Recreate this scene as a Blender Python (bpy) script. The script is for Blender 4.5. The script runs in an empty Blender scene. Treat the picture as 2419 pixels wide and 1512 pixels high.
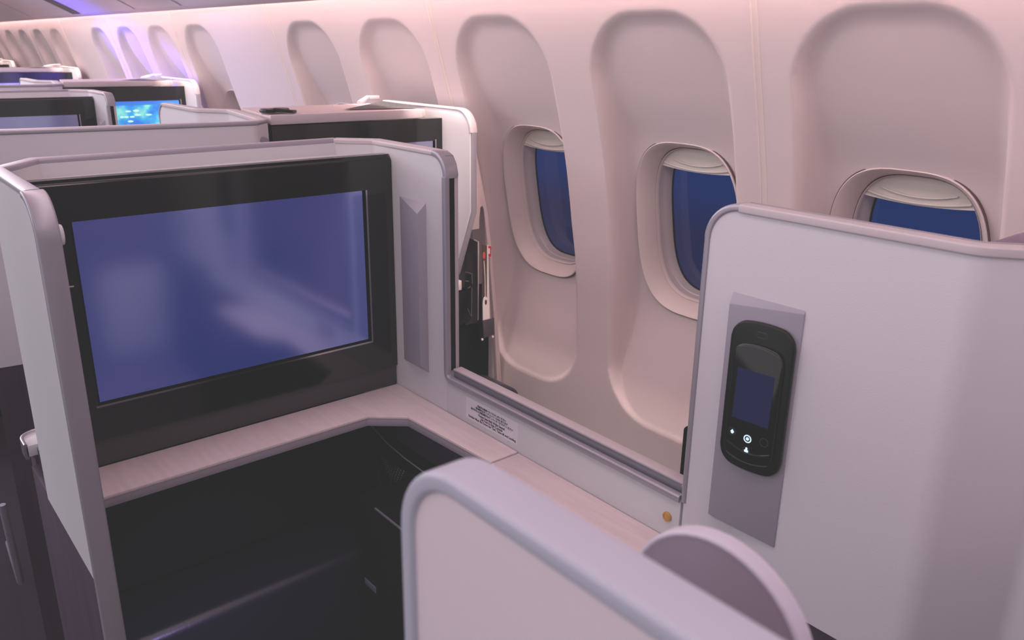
import bpy, bmesh, math, random
import numpy as np
from mathutils import Vector, Matrix
random.seed(4)
scene = bpy.context.scene
COL = scene.collection
PI = math.pi

# ------------------------------------------------------------------ materials
def lin(c):
    def f(v):
        v /= 255.0
        return v / 12.92 if v <= 0.04045 else ((v + 0.055) / 1.055) ** 2.4
    return (f(c[0]), f(c[1]), f(c[2]), 1.0)

def mat(name, rgb, rough=0.5, metal=0.0, spec=0.5, bump=None, noise=None, emit=None, estr=0.0, coat=0.0):
    """rgb is the sRGB colour; bump=(scale, strength, distance); noise=(scale, amount, stretch)."""
    m = bpy.data.materials.new(name); m.use_nodes = True
    nt = m.node_tree; b = nt.nodes['Principled BSDF']
    b.inputs['Base Color'].default_value = lin(rgb)
    b.inputs['Roughness'].default_value = rough
    b.inputs['Metallic'].default_value = metal
    b.inputs['Specular IOR Level'].default_value = spec
    b.inputs['Coat Weight'].default_value = coat
    b.inputs['Coat Roughness'].default_value = 0.05
    if emit:
        b.inputs['Emission Color'].default_value = lin(emit)
        b.inputs['Emission Strength'].default_value = estr
    tc = None
    def coord(sc=(1, 1, 1)):
        t = nt.nodes.new('ShaderNodeTexCoord'); mp = nt.nodes.new('ShaderNodeMapping')
        mp.inputs['Scale'].default_value = sc
        nt.links.new(t.outputs['Object'], mp.inputs['Vector'])
        return mp.outputs['Vector']
    if bump:
        n = nt.nodes.new('ShaderNodeTexNoise'); n.inputs['Scale'].default_value = bump[0]
        n.inputs['Detail'].default_value = 2.0
        nt.links.new(coord(), n.inputs['Vector'])
        bp = nt.nodes.new('ShaderNodeBump'); bp.inputs['Strength'].default_value = bump[1]
        bp.inputs['Distance'].default_value = bump[2]
        nt.links.new(n.outputs['Fac'], bp.inputs['Height'])
        nt.links.new(bp.outputs['Normal'], b.inputs['Normal'])
    if noise:
        n = nt.nodes.new('ShaderNodeTexNoise'); n.inputs['Scale'].default_value = noise[0]
        n.inputs['Detail'].default_value = 6.0
        nt.links.new(coord(noise[2]), n.inputs['Vector'])
        r = nt.nodes.new('ShaderNodeMapRange')
        r.inputs['From Min'].default_value = 0.3; r.inputs['From Max'].default_value = 0.7
        r.inputs['To Min'].default_value = 1.0 - noise[1]; r.inputs['To Max'].default_value = 1.0 + noise[1]
        nt.links.new(n.outputs['Fac'], r.inputs['Value'])
        v = nt.nodes.new('ShaderNodeVectorMath'); v.operation = 'SCALE'
        v.inputs[0].default_value = lin(rgb)[:3]
        nt.links.new(r.outputs['Result'], v.inputs['Scale'])
        nt.links.new(v.outputs['Vector'], b.inputs['Base Color'])
    return m

M = {}
M['wall'] = mat('sidewall_plastic', (220, 205, 205), 0.55, spec=0.3, bump=(420, 0.12, 0.0012))
M['wall_seam'] = mat('seam_plastic', (224, 210, 205), 0.5)
M['frame'] = mat('window_frame_plastic', (226, 209, 205), 0.45)
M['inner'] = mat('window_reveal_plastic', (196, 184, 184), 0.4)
M['shade'] = mat('window_shade_plastic', (224, 216, 208), 0.4)
M['gasket'] = mat('black_gasket', (16, 16, 22), 0.5)
def pane_mat():
    m = mat('night_window_pane', (8, 12, 34), 0.05, spec=0.6)
    nt = m.node_tree; b = nt.nodes['Principled BSDF']
    tc = nt.nodes.new('ShaderNodeTexCoord'); sp = nt.nodes.new('ShaderNodeSeparateXYZ'); mr = nt.nodes.new('ShaderNodeMapRange')
    nt.links.new(tc.outputs['Object'], sp.inputs['Vector']); nt.links.new(sp.outputs['Z'], mr.inputs['Value'])
    mr.inputs['From Min'].default_value = -.02; mr.inputs['From Max'].default_value = .10
    r = nt.nodes.new('ShaderNodeValToRGB')
    r.color_ramp.elements[0].color = lin((30, 34, 78)); r.color_ramp.elements[1].color = lin((20, 46, 108))
    nt.links.new(mr.outputs['Result'], r.inputs['Fac']); nt.links.new(r.outputs['Color'], b.inputs['Emission Color'])
    b.inputs['Emission Strength'].default_value = .6
    return m
M['pane'] = pane_mat()
M['panel'] = mat('white_shell_plastic', (209, 207, 211), 0.45, spec=0.35, bump=(900, 0.1, 0.0006))
M['panel_tex'] = mat('white_textured_vinyl', (212, 208, 215), 0.55, spec=0.3, bump=(620, 0.22, 0.0006))
M['panel_near'] = mat('white_panel_pinkish', (232, 217, 224), 0.5, spec=0.3)
M['trim'] = mat('silver_lavender_trim', (166, 161, 172), 0.3, metal=0.3, spec=0.5)
M['trim_dark'] = mat('blue_grey_trim', (132, 128, 143), 0.38, metal=0.15)
M['trim_pink'] = mat('pale_trim', (196, 185, 190), 0.42)
M['wedge'] = mat('lavender_grey_plastic', (156, 150, 164), 0.45)
M['lam'] = mat('whitewashed_wood_laminate', (222, 205, 206), 0.4, noise=(7, 0.06, (1.5, 16, 4)))
M['lamx'] = mat('whitewashed_wood_laminate_cross', (222, 205, 206), 0.4, noise=(7, 0.06, (16, 1.5, 4)))
M['edge'] = mat('grey_edging', (160, 150, 163), 0.45)
M['wood'] = mat('dark_purple_wood', (64, 44, 68), 0.55, spec=0.4, noise=(9, 0.25, (6, 6, 0.6)))
M['woodh'] = mat('dark_purple_wood_flat_grain', (58, 44, 66), 0.5, spec=0.4, noise=(9, 0.25, (0.6, 6, 6)))
M['gloss'] = mat('black_gloss_bezel', (12, 10, 13), 0.1, spec=0.6)
M['matte'] = mat('dark_plum_matte', (52, 42, 52), 0.5)
M['black'] = mat('black_fabric', (14, 14, 18), 0.9, spec=0.1)
M['blackp'] = mat('black_plastic', (8, 8, 10), 0.35, spec=0.3)
M['leather'] = mat('black_leather', (24, 19, 38), 0.36, spec=0.7, bump=(160, 0.3, 0.001))
M['steel'] = mat('silver_metal', (205, 200, 206), 0.25, metal=0.9)
M['gold'] = mat('brass_button', (205, 160, 90), 0.35, metal=0.6)
M['paper'] = mat('white_sticker', (222, 218, 226), 0.5)
M['ink'] = mat('black_ink', (34, 30, 40), 0.6)
M['headrest'] = mat('plum_seat_fabric', (122, 106, 124), 0.85, spec=0.2, bump=(500, 0.3, 0.001))
M['seatgrey'] = mat('grey_lavender_shell', (146, 134, 150), 0.5)
M['seatrim'] = mat('pale_lavender_rim', (204, 198, 214), 0.4)
M['bin'] = mat('bin_grey_plastic', (226, 208, 214), 0.45, spec=0.4)
M['bin_dark'] = mat('brown_grey_strip', (98, 86, 76), 0.5)
M['carpet'] = mat('dark_plum_carpet', (52, 42, 56), 0.95, spec=0.1, bump=(200, 0.5, 0.003))
M['white'] = mat('white_plastic', (230, 226, 228), 0.4)
M['red'] = mat('red_card', (196, 40, 58), 0.5)
M['cardred'] = mat('orange_red_mark', (206, 78, 62), 0.5)
M['magblack'] = mat('black_magazine_cover', (34, 28, 32), 0.3)
M['brown'] = mat('dark_brown_cover', (84, 62, 58), 0.4)
M['page'] = mat('white_page_edge', (226, 214, 214), 0.6)
M['flap'] = mat('plum_pocket_flap', (62, 54, 66), 0.6)
M['bagseam'] = mat('clear_pouch_seam', (120, 116, 122), 0.3)
M['navy'] = mat('handset_lcd', (16, 18, 40), 0.12, emit=(38, 44, 96), estr=0.28)
M['icon'] = mat('lit_icon', (200, 220, 235), 0.4, emit=(190, 220, 240), estr=0.9)
M['icon_dim'] = mat('unlit_icon_ring', (70, 66, 78), 0.4)
M['chrome'] = mat('chrome_line', (190, 186, 194), 0.15, metal=1.0)
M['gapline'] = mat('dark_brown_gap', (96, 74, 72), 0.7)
M['cap'] = mat('pale_lavender_cap', (190, 190, 206), 0.4)
M['clear'] = mat('shade_pink_inner', (196, 176, 178), 0.5)

def screen_mat(name, base, emit, estr, rough=0.13, ior=5.2):
    m = mat(name, base, rough, emit=emit, estr=estr)
    m.node_tree.nodes['Principled BSDF'].inputs['IOR'].default_value = ior
    m.node_tree.nodes['Principled BSDF'].inputs['Specular Tint'].default_value = (.72, .80, 1.0, 1)
    return m
M['screen'] = screen_mat('blue_matte_screen', (16, 18, 40), (36, 48, 116), 0.6)
M['screen_dim'] = screen_mat('dim_violet_screen', (20, 18, 36), (62, 54, 100), 0.6)
M['screen_grey'] = screen_mat('dim_mauve_screen', (24, 20, 32), (84, 74, 104), 0.6)

def map_mat():
    m = bpy.data.materials.new('moving_map_screen'); m.use_nodes = True
    nt = m.node_tree; b = nt.nodes['Principled BSDF']
    b.inputs['Roughness'].default_value = 0.2
    tc = nt.nodes.new('ShaderNodeTexCoord')
    n = nt.nodes.new('ShaderNodeTexNoise'); n.inputs['Scale'].default_value = 13; n.inputs['Detail'].default_value = 5
    nt.links.new(tc.outputs['Object'], n.inputs['Vector'])
    r = nt.nodes.new('ShaderNodeValToRGB')
    cr = r.color_ramp
    cr.elements[0].position = 0.38; cr.elements[0].color = lin((44, 110, 200))
    cr.elements[1].position = 0.68; cr.elements[1].color = lin((130, 215, 190))
    e = cr.elements.new(0.52); e.color = lin((52, 150, 205))
    nt.links.new(n.outputs['Fac'], r.inputs['Fac'])
    nt.links.new(r.outputs['Color'], b.inputs['Base Color'])
    nt.links.new(r.outputs['Color'], b.inputs['Emission Color'])
    b.inputs['Emission Strength'].default_value = 0.75
    return m
M['map'] = map_mat()
M['maplabel'] = mat('map_label_patch', (200, 240, 210), 0.5, emit=(190, 240, 215), estr=0.7)
M['mapbar'] = mat('map_top_bar', (50, 110, 205), 0.4, emit=(52, 118, 210), estr=0.7)

def mesh_fabric():
    m = mat('dark_mesh_fabric', (24, 22, 28), 0.6)
    nt = m.node_tree; b = nt.nodes['Principled BSDF']
    tc = nt.nodes.new('ShaderNodeTexCoord'); mp = nt.nodes.new('ShaderNodeMapping')
    mp.inputs['Rotation'].default_value = (0, 0.5, 0)
    v = nt.nodes.new('ShaderNodeTexVoronoi'); v.inputs['Scale'].default_value = 130; v.inputs['Randomness'].default_value = 0.15
    nt.links.new(tc.outputs['Object'], mp.inputs['Vector']); nt.links.new(mp.outputs['Vector'], v.inputs['Vector'])
    r = nt.nodes.new('ShaderNodeValToRGB'); r.color_ramp.elements[0].position = 0.16; r.color_ramp.elements[1].position = 0.3
    r.color_ramp.elements[0].color = lin((150, 142, 160)); r.color_ramp.elements[1].color = lin((16, 15, 20))
    nt.links.new(v.outputs['Distance'], r.inputs['Fac']); nt.links.new(r.outputs['Color'], b.inputs['Base Color'])
    return m
M['mesh'] = mesh_fabric()

# ------------------------------------------------------------------ object helpers
def tag(o, label=None, cat=None, group=None, kind=None):
    if label: o['label'] = label
    if cat: o['category'] = cat
    if group: o['group'] = group
    if kind: o['kind'] = kind
    return o

def thing(name, loc, label, cat, group=None):
    o = bpy.data.objects.new(name, None); COL.objects.link(o)
    o.empty_display_size = 0.05
    o.location = loc
    return tag(o, label, cat, group)

def base_of(p):
    v = Vector((0, 0, 0))
    while p is not None:
        v += p.location; p = p.parent
    return v

def finish(name, bm, m, parent=None, smooth=None, mats=None):
    off = base_of(parent)
    bmesh.ops.recalc_face_normals(bm, faces=bm.faces)
    if parent is not None:
        bmesh.ops.translate(bm, verts=bm.verts, vec=-off)
    me = bpy.data.meshes.new(name)
    bm.to_mesh(me); bm.free()
    for x in (mats or [m]): me.materials.append(x)
    if smooth is not None:
        ang = math.radians(smooth)
        me.shade_smooth()
        me.set_sharp_from_angle(angle=ang)
    o = bpy.data.objects.new(name, me); COL.objects.link(o)
    if parent is not None: o.parent = parent
    return o

def do_bevel(bm, w, seg=2, ang=25):
    es = [e for e in bm.edges if len(e.link_faces) == 2 and e.calc_face_angle(0) > math.radians(ang)]
    if es and w > 0:
        bmesh.ops.bevel(bm, geom=es, offset=w, segments=seg, profile=0.5, affect='EDGES', clamp_overlap=True)

def add_prism(bm, pts, axis, lo, hi):
    """pts: 2-D outline. axis 'x' -> (y,z), 'y' -> (x,z), 'z' -> (x,y)."""
    def P(p, t):
        if axis == 'x': return (t, p[0], p[1])
        if axis == 'y': return (p[0], t, p[1])
        return (p[0], p[1], t)
    a = [bm.verts.new(P(p, lo)) for p in pts]
    b = [bm.verts.new(P(p, hi)) for p in pts]
    n = len(pts)
    bm.faces.new(a); bm.faces.new(b[::-1])
    for i in range(n):
        bm.faces.new((a[i], b[i], b[(i + 1) % n], a[(i + 1) % n]))
    bmesh.ops.recalc_face_normals(bm, faces=bm.faces)

def prism(name, pts, axis, lo, hi, m, parent=None, bevel=0.0, seg=2, smooth=35):
    bm = bmesh.new(); add_prism(bm, pts, axis, lo, hi); do_bevel(bm, bevel, seg)
    return finish(name, bm, m, parent, smooth)

def box(name, x0, x1, y0, y1, z0, z1, m, parent=None, bevel=0.002, seg=2):
    return prism(name, [(x0, y0), (x1, y0), (x1, y1), (x0, y1)], 'z', z0, z1, m, parent, bevel, seg)

def poly3(name, verts, faces, m, parent=None, bevel=0.0, smooth=35):
    bm = bmesh.new(); vs = [bm.verts.new(v) for v in verts]
    for f in faces: bm.faces.new([vs[i] for i in f])
    bmesh.ops.recalc_face_normals(bm, faces=bm.faces)
    do_bevel(bm, bevel)
    return finish(name, bm, m, parent, smooth)

def fillet(pts, radii, n=8):
    """Round the inner corners of a 3-D polyline."""
    out = [Vector(pts[0])]
    for i in range(1, len(pts) - 1):
        p0, p1, p2 = Vector(pts[i - 1]), Vector(pts[i]), Vector(pts[i + 1])
        r = radii[i - 1] if isinstance(radii, (list, tuple)) else radii
        a = (p0 - p1).normalized(); b = (p2 - p1).normalized()
        ang = a.angle(b)
        if r <= 0 or ang > PI - 0.02:
            out.append(p1); continue
        d = r / math.tan(ang / 2)
        q0 = p1 + a * d; q1 = p1 + b * d
        c = p1 + (a + b).normalized() * (r / math.sin(ang / 2))
        v0 = q0 - c; v1 = q1 - c
        th = v0.angle(v1); ax = v0.cross(v1).normalized()
        for k in range(n + 1):
            out.append(c + Matrix.Rotation(th * k / n, 3, ax) @ v0)
    out.append(Vector(pts[-1]))
    return out

def rrect(w, h, r, n=4, asym=None):
    """closed rounded rectangle outline centred at 0"""
    out = []
    for cx, cy, a0 in ((w / 2 - r, h / 2 - r, 0), (-w / 2 + r, h / 2 - r, 90), (-w / 2 + r, -h / 2 + r, 180), (w / 2 - r, -h / 2 + r, 270)):
        for k in range(n + 1):
            a = math.radians(a0 + 90 * k / n)
            out.append((cx + r * math.cos(a), cy + r * math.sin(a)))
    return out

def add_sweep(bm, path, prof, wvec=None):
    """Sweep a closed 2-D profile (across, outward) along a path. 'across' is horizontal (the panel's thickness)."""
    path = [Vector(p) for p in path]
    rings = []
    n = len(path); last = Vector(wvec) if wvec else None
    if last is None:
        for i in range(n - 1):
            t = path[i + 1] - path[i]
            if math.hypot(t.x, t.y) > 1e-4:
                last = Vector((-t.y, t.x, 0)).normalized(); break
    for i in range(n):
        t0 = (path[i] - path[i - 1]).normalized() if i > 0 else None
        t1 = (path[i + 1] - path[i]).normalized() if i < n - 1 else None
        t = ((t0 or t1) + (t1 or t0)).normalized()
        if wvec: w = Vector(wvec)
        else:
            h = math.hypot(t.x, t.y)
            w = Vector((-t.y, t.x, 0)).normalized() if h > 0.15 else last
            if w.dot(last) < 0: w = -w
        last = w
        w = (w - t * w.dot(t)).normalized()
        o = t.cross(w).normalized()
        sc = 1.0
        if t0 and t1:
            c = max(0.5, math.cos(t0.angle(t1) / 2)); sc = 1 / c
        hor = abs(t.z) < 0.3
        bend_in_w = bool(t0 and t1 and abs((t1 - t0).dot(w)) > abs((t1 - t0).dot(o)))
        sw, so = (sc, 1) if bend_in_w else (1, sc)
        rings.append([bm.verts.new(path[i] + w * (p[0] * sw) + o * (p[1] * so)) for p in prof])
    m_ = len(prof)
    for i in range(n - 1):
        for j in range(m_):
            bm.faces.new((rings[i][j], rings[i][(j + 1) % m_], rings[i + 1][(j + 1) % m_], rings[i + 1][j]))
    bm.faces.new(rings[0]); bm.faces.new(rings[-1][::-1])

def sweep(name, path, w, h, m, parent=None, r=0.002, wvec=None, smooth=40):
    bm = bmesh.new(); add_sweep(bm, path, rrect(w, h, r), wvec)
    return finish(name, bm, m, parent, smooth)

def sheet(name, path, zb, ztop, thick, m, parent=None, smooth=40):
    """Standing sheet along a plan polyline: ztop(i, s, p) gives the top height at every station."""
    path = [Vector((p[0], p[1], 0)) for p in path]
    bm = bmesh.new(); n = len(path); s = 0; cols = []
    for i in range(n):
        if i: s += (path[i] - path[i - 1]).length
        t0 = (path[i] - path[i - 1]).normalized() if i else None
        t1 = (path[i + 1] - path[i]).normalized() if i < n - 1 else None
        if t0 is not None and t0.length < 1e-6: t0 = None
        if t1 is not None and t1.length < 1e-6: t1 = None
        t = ((t0 or t1) + (t1 or t0)).normalized()
        c = 1.0
        if t0 and t1: c = max(0.5, math.cos(t0.angle(t1) / 2))
        nrm = Vector((-t.y, t.x, 0)) * (thick / 2 / c)
        z = ztop(i, s, path[i]); b_ = zb(i, s, path[i]) if callable(zb) else zb
        a, b = path[i] + nrm, path[i] - nrm
        cols.append([bm.verts.new((q.x, q.y, zz)) for q, zz in ((a, b_), (a, z), (b, z), (b, b_))])
    for i in range(n - 1):
        for j in range(4):
            try: bm.faces.new((cols[i][j], cols[i][(j + 1) % 4], cols[i + 1][(j + 1) % 4], cols[i + 1][j]))
            except ValueError: pass
    bm.faces.new(cols[0]); bm.faces.new(cols[-1][::-1])
    bmesh.ops.remove_doubles(bm, verts=bm.verts, dist=1e-6)
    return finish(name, bm, m, parent, smooth)

def tube(name, path, r, m, parent=None, n=8):
    bm = bmesh.new()
    prof = [(r * math.cos(2 * PI * k / n), r * math.sin(2 * PI * k / n)) for k in range(n)]
    add_sweep(bm, path, prof)
    return finish(name, bm, m, parent, 60)

def disc(name, c, r, depth, axis, m, parent=None, n=24, bevel=0.0, sx=1.0, sz=1.0):
    """short cylinder along an axis; sx, sz stretch it."""
    pts = [(c2[0] + r * s1 * math.cos(2 * PI * k / n), c2[1] + r * s2 * math.sin(2 * PI * k / n))
           for k in range(n) for c2, s1, s2 in ([((c[1], c[2]) if axis == 'x' else (c[0], c[2]) if axis == 'y' else (c[0], c[1])), sx, sz],)]
    t = c[0] if axis == 'x' else c[1] if axis == 'y' else c[2]
    return prism(name, pts, axis, t - depth / 2, t + depth / 2, m, parent, bevel, 2, 40)

def ring_obj(name, c, r0, r1, depth, axis, m, parent=None, n=24, sx=1.0, sz=1.0):
    bm = bmesh.new(); R = []
    for r, d in ((r0, -depth / 2), (r1, -depth / 2), (r1, depth / 2), (r0, depth / 2)):
        L = []
        for k in range(n):
            a = 2 * PI * k / n; u, v = r * sx * math.cos(a), r * sz * math.sin(a)
            p = (c[0] + d, c[1] + u, c[2] + v) if axis == 'x' else (c[0] + u, c[1] + d, c[2] + v) if axis == 'y' else (c[0] + u, c[1] + v, c[2] + d)
            L.append(bm.verts.new(p))
        R.append(L)
    for i in range(4):
        for k in range(n):
            bm.faces.new((R[i][k], R[i][(k + 1) % n], R[(i + 1) % 4][(k + 1) % n], R[(i + 1) % 4][k]))
    return finish(name, bm, m, parent, 40)

def text_obj(name, body, size, origin, ux, uz, m, parent=None, align='CENTER', sx=1.0):
    c = bpy.data.curves.new(name, 'FONT'); c.body = body; c.size = size; c.align_x = align
    c.extrude = 0.00015; c.offset = size * 0.012
    t = bpy.data.objects.new(name, c); COL.objects.link(t)
    bpy.context.view_layer.update()
    dg = bpy.context.evaluated_depsgraph_get()
    me = bpy.data.meshes.new_from_object(t.evaluated_get(dg))
    bpy.data.objects.remove(t)
    off = base_of(parent); ux = Vector(ux); uz = Vector(uz); uy = ux.cross(uz)
    for v in me.vertices:
        v.co = Vector(origin) + ux * (v.co.x * sx) + uz * v.co.y - uy * v.co.z - off
    me.materials.clear(); me.materials.append(m)
    o = bpy.data.objects.new(name, me); COL.objects.link(o)
    if parent is not None: o.parent = parent
    return o

def children(o): return [c for c in bpy.data.objects if c.parent == o]
def copy_tree(o, parent=None):
    c = o.copy(); COL.objects.link(c)
    if parent is not None: c.parent = parent
    for ch in children(o): copy_tree(ch, c)
    return c

# ------------------------------------------------------------------ the cabin shell
PITCH_W = 0.532
WELLS = [0.174 + PITCH_W * k for k in range(-2, 19)]
BLANK = (3.366, 6.026)
WELLS = [x for x in WELLS if all(abs(x - b) > 0.05 for b in BLANK)]
ZK = np.array([0, .2, .4, .6, .76, .9, 1.0, 1.12, 1.175, 1.28, 1.4, 1.51, 1.6, 1.90])
YK = np.array([-1.545, -1.560, -1.568, -1.570, -1.562, -1.548, -1.534, -1.512, -1.499, -1.470, -1.434, -1.402, -1.378, -1.378])
def wall_y(z): return np.interp(z, ZK, YK)
DZ = np.array([.44, .462, .50, .60, .70, .77, .99, 1.213, 1.25, 1.30, 1.36, 1.42, 1.47, 1.50])
DD = np.array([.003, .003, .015, .045, .074, .089, .084, .076, .064, .050, .038, .028, .021, .018])
WZ0, WZ1, WHW, WR = 0.462, 1.497, 0.193, 0.15
_zt = np.linspace(.4, 1.56, 465); _dt = np.interp(_zt, DZ, DD)
_up = np.convolve(np.pad(_dt, 22, 'edge'), np.hanning(47)[1:-1] / np.hanning(47).sum(), 'valid')
_w = np.clip((_zt - .55) / .12, 0, 1); DT = _dt * (1 - _w) + _up * _w
def well_depth(x, z):
    d = np.zeros_like(x)
    for c in WELLS:
        hw = WHW + 0.008 * np.clip((1.2 - z) / 0.7, 0, 1)
        u = np.abs(x - c); zc = (WZ0 + WZ1) / 2; hz = (WZ1 - WZ0) / 2; v = np.abs(z - zc)
        qx = u - (hw - WR); qz = v - (hz - WR)
        sd = np.sqrt(np.maximum(qx, 0) ** 2 + np.maximum(qz, 0) ** 2) + np.minimum(np.maximum(qx, qz), 0) - WR
        e = np.clip(-sd / (0.007 + 0.027 * np.clip((z - .52) / .40, 0, 1)), 0, 1)
        s = 1 - (1 - e) ** 2
        d = np.maximum(d, np.interp(z, _zt, DT) * s * (sd < 0))
    return d

WIN_ZC, WIN_K = 0.9915, 0.18       # window centre height, tilt of the window plane
WIN_Y = -1.565 - WIN_K * (1.213 - WIN_ZC)
def win_pt(cx, u, v, w):
    """window-local (along cabin, up the tilted plane, outboard) -> world"""
    n = math.hypot(1, WIN_K)
    return (cx + u, WIN_Y + (WIN_K * v - w) / n, WIN_ZC + (v + WIN_K * w) / n)

def build_wall():
    xs = np.concatenate([np.arange(-0.9, -.05, 0.02), np.arange(-.05, 3.3, 0.0062), np.arange(3.3, 10.2, 0.015)])
    zs = np.concatenate([np.arange(0, .42, .04), np.arange(.42, 1.53, .0066), np.arange(1.53, 1.901, .02)])
    X, Z = np.meshgrid(xs, zs, indexing='ij')
    Y = wall_y(Z)
    k = np.ones(15) / 15       # soften the section curve
    zf = np.linspace(0, 1.90, 380); yf = np.convolve(np.pad(wall_y(zf), 7, 'edge'), k, 'valid')
    Y = np.interp(Z, zf, yf) - well_depth(X, Z)
    nx, nz = X.shape
    co = np.stack([X, Y, Z], -1).reshape(-1, 3)
    I = np.arange(nx * nz).reshape(nx, nz)
    F = np.stack([I[:-1, :-1], I[1:, :-1], I[1:, 1:], I[:-1, 1:]], -1).reshape(-1, 4)
    cx = co[F][:, :, 0].mean(1); cz = co[F][:, :, 2].mean(1)
    keep = np.ones(len(F), bool)
    for c in WELLS[:11]:
        keep &= ~(((np.abs(cx - c) / 0.1535) ** 3.1 + (np.abs(cz - WIN_ZC) / 0.2205) ** 3.1) < 1)
    F = F[keep]
    me = bpy.data.meshes.new('wall_right')
    me.from_pydata(co.tolist(), [], F.tolist())
    me.materials.append(M['wall']); me.shade_smooth()
    o = bpy.data.objects.new('wall_right', me); COL.objects.link(o)
    tag(o, 'pale pink cabin sidewall with tall rounded window recesses', 'wall', kind='structure')
build_wall()

def superring(hw, hh, n=72, p=3.1):
    out = []
    for k in range(n):
        a = 2 * PI * k / n; c, s = math.cos(a), math.sin(a)
        out.append((hw * math.copysign(abs(c) ** (2 / p), c), hh * math.copysign(abs(s) ** (2 / p), s)))
    return out

def window_parts():
    rings = {}
    def loft(specs, close=False):
        bm = bmesh.new(); R = []
        for hw, hh, w in specs:
            R.append([bm.verts.new((u, v, w)) for u, v in superring(hw, hh)])
        n = len(R[0])
        for a, b in zip(R, R[1:]):
            for k in range(n): bm.faces.new((a[k], a[(k + 1) % n], b[(k + 1) % n], b[k]))
        return bm
    gap = loft([(.1615, .229, .004), (.1613, .2288, -.0010), (.1597, .2272, -.0010), (.159, .2265, .004)])  # dark ring paints the lip's shadow line along the frame gap
    fr = loft([(.160, .2275, .012), (.1592, .2267, -.003), (.1575, .225, -.0045), (.154, .222, -.002), (.142, .2115, .018), (.1325, .2035, .040), (.1318, .203, .044)])
    inn = loft([(.1306, .2018, .044), (.1300, .2012, .0395), (.1288, .1998, .041), (.1280, .199, .050)])
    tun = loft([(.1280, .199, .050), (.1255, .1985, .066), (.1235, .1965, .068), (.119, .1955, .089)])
    gas = loft([(.119, .1955, .089), (.1155, .1925, .0885), (.1150, .192, .092)])
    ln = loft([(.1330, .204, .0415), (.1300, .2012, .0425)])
    pane = bmesh.new(); pane.faces.new([pane.verts.new((u, v, .0915)) for u, v in superring(.118, .195)])
    # shade: the raised blind showing as a lens shaped lip at the top
    sh = bmesh.new(); top = []; bot = []; N = 24
    for k in range(N + 1):
        t = -1 + 2 * k / N; u = .1295 * t
        top.append((u, (.200 * (1 - abs(t) ** 3.6) ** (1 / 3.6)) if abs(t) < 1 else 0.0))
        bot.append((u, .152 - .010 * (1 - t * t)))
    prev = None
    for (u, vt), (_, vb) in zip(top, bot):
        vt = max(vt, vb)
        k2 = max(0, 1 - abs(t) ** 4); rib = [(vt, .050), (vt * .62 + vb * .38, .049), (vt * .52 + vb * .48, .049 - .016 * k2), (vt * .40 + vb * .60, .049 - .018 * k2), (vt * .34 + vb * .66, .049 - .006 * k2), (vt * .16 + vb * .84, .049 - .002 * k2), (vb, .047), (vb - .001, .055)]
        cur = [sh.verts.new((u, v, w)) for v, w in rib]
        if prev:
            for j in range(len(rib) - 1): sh.faces.new((prev[j], prev[j + 1], cur[j + 1], cur[j]))
        prev = cur
    pl_ = bmesh.new()
    for off, rr in ((0, .0026), (.012, .0016)):
        W_ = .100 - off * 2.2
        path = [Vector((W_ * (-1 + k / 8), .158 + off - .010 * (1 - (-1 + k / 8) ** 2), .043 + .004 * abs(-1 + k / 8) ** 3)) for k in range(17)]
        R = []
        for p in path: R.append([pl_.verts.new((p.x, p.y + rr * math.cos(a * PI / 4), p.z + rr * math.sin(a * PI / 4))) for a in range(8)])
        for a_, b_ in zip(R, R[1:]):
            for k in range(8): pl_.faces.new((a_[k], a_[(k + 1) % 8], b_[(k + 1) % 8], b_[k]))
    return dict(pull_lip=(pl_, 'shade'), gap_shadow_line=(gap, 'gapline'), seal_line=(ln, 'gapline'), frame=(fr, 'frame'), inner_rim=(inn, 'frame'), reveal=(tun, 'inner'), gasket=(gas, 'gasket'), pane=(pane, 'pane'), shade=(sh, 'shade'))

def build_windows():
    proto = {}
    for key, (bm, mk) in window_parts().items():
        for v in bm.verts:
            p = win_pt(0, v.co.x, v.co.y, v.co.z); v.co = Vector((p[0], p[1] - WIN_Y, p[2] - WIN_ZC))
        bmesh.ops.recalc_face_normals(bm, faces=bm.faces)
        me = bpy.data.meshes.new('window_' + key); bm.to_mesh(me); bm.free()
        me.materials.append(M[mk]); me.shade_smooth(); me.set_sharp_from_angle(angle=math.radians(40))
        proto[key] = me
    for i, c in enumerate(WELLS[2:10]):
        e = bpy.data.objects.new('window_%d' % (i + 1), None); COL.objects.link(e)
        e.location = (c, WIN_Y, WIN_ZC); e.empty_display_size = 0.05
        where = {0: 'dark night cabin window behind the privacy shell with the handset', 1: 'dark night cabin window beside the edge of the handset shell',
                 2: 'dark night cabin window right of the brochure pocket'}.get(i, 'dark cabin window far up the sidewall, number %d from the near end' % (i + 1))
        tag(e, where, 'window', kind='structure')
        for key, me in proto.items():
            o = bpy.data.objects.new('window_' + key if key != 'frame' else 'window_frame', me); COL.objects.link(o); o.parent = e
build_windows()

# seams between sidewall panels
def seam(i, x):
    zf = np.linspace(0.1, 1.6, 50)
    bm = bmesh.new(); R = []
    for z in zf:
        y = float(wall_y(z)) + 0.0
        R.append([bm.verts.new(p) for p in ((x + .009, y - .004, z), (x + .0085, y + .0022, z), (x + .0055, y + .0022, z), (x + .005, y + .0008, z), (x - .008, y + .0008, z), (x - .0085, y - .004, z))])
    for a, b in zip(R, R[1:]):
        for j in range(5): bm.faces.new((a[j], a[j + 1], b[j + 1], b[j]))
    o = finish('trim_%d' % i, bm, M['wall_seam'], None, 30)
    tag(o, 'thin upright joint strip between sidewall panels', 'wall trim', kind='structure')
for i, x in enumerate((0.972, 2.036, 3.10, 4.164, 5.228, 6.292, 7.356)): seam(i + 1, x)

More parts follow.
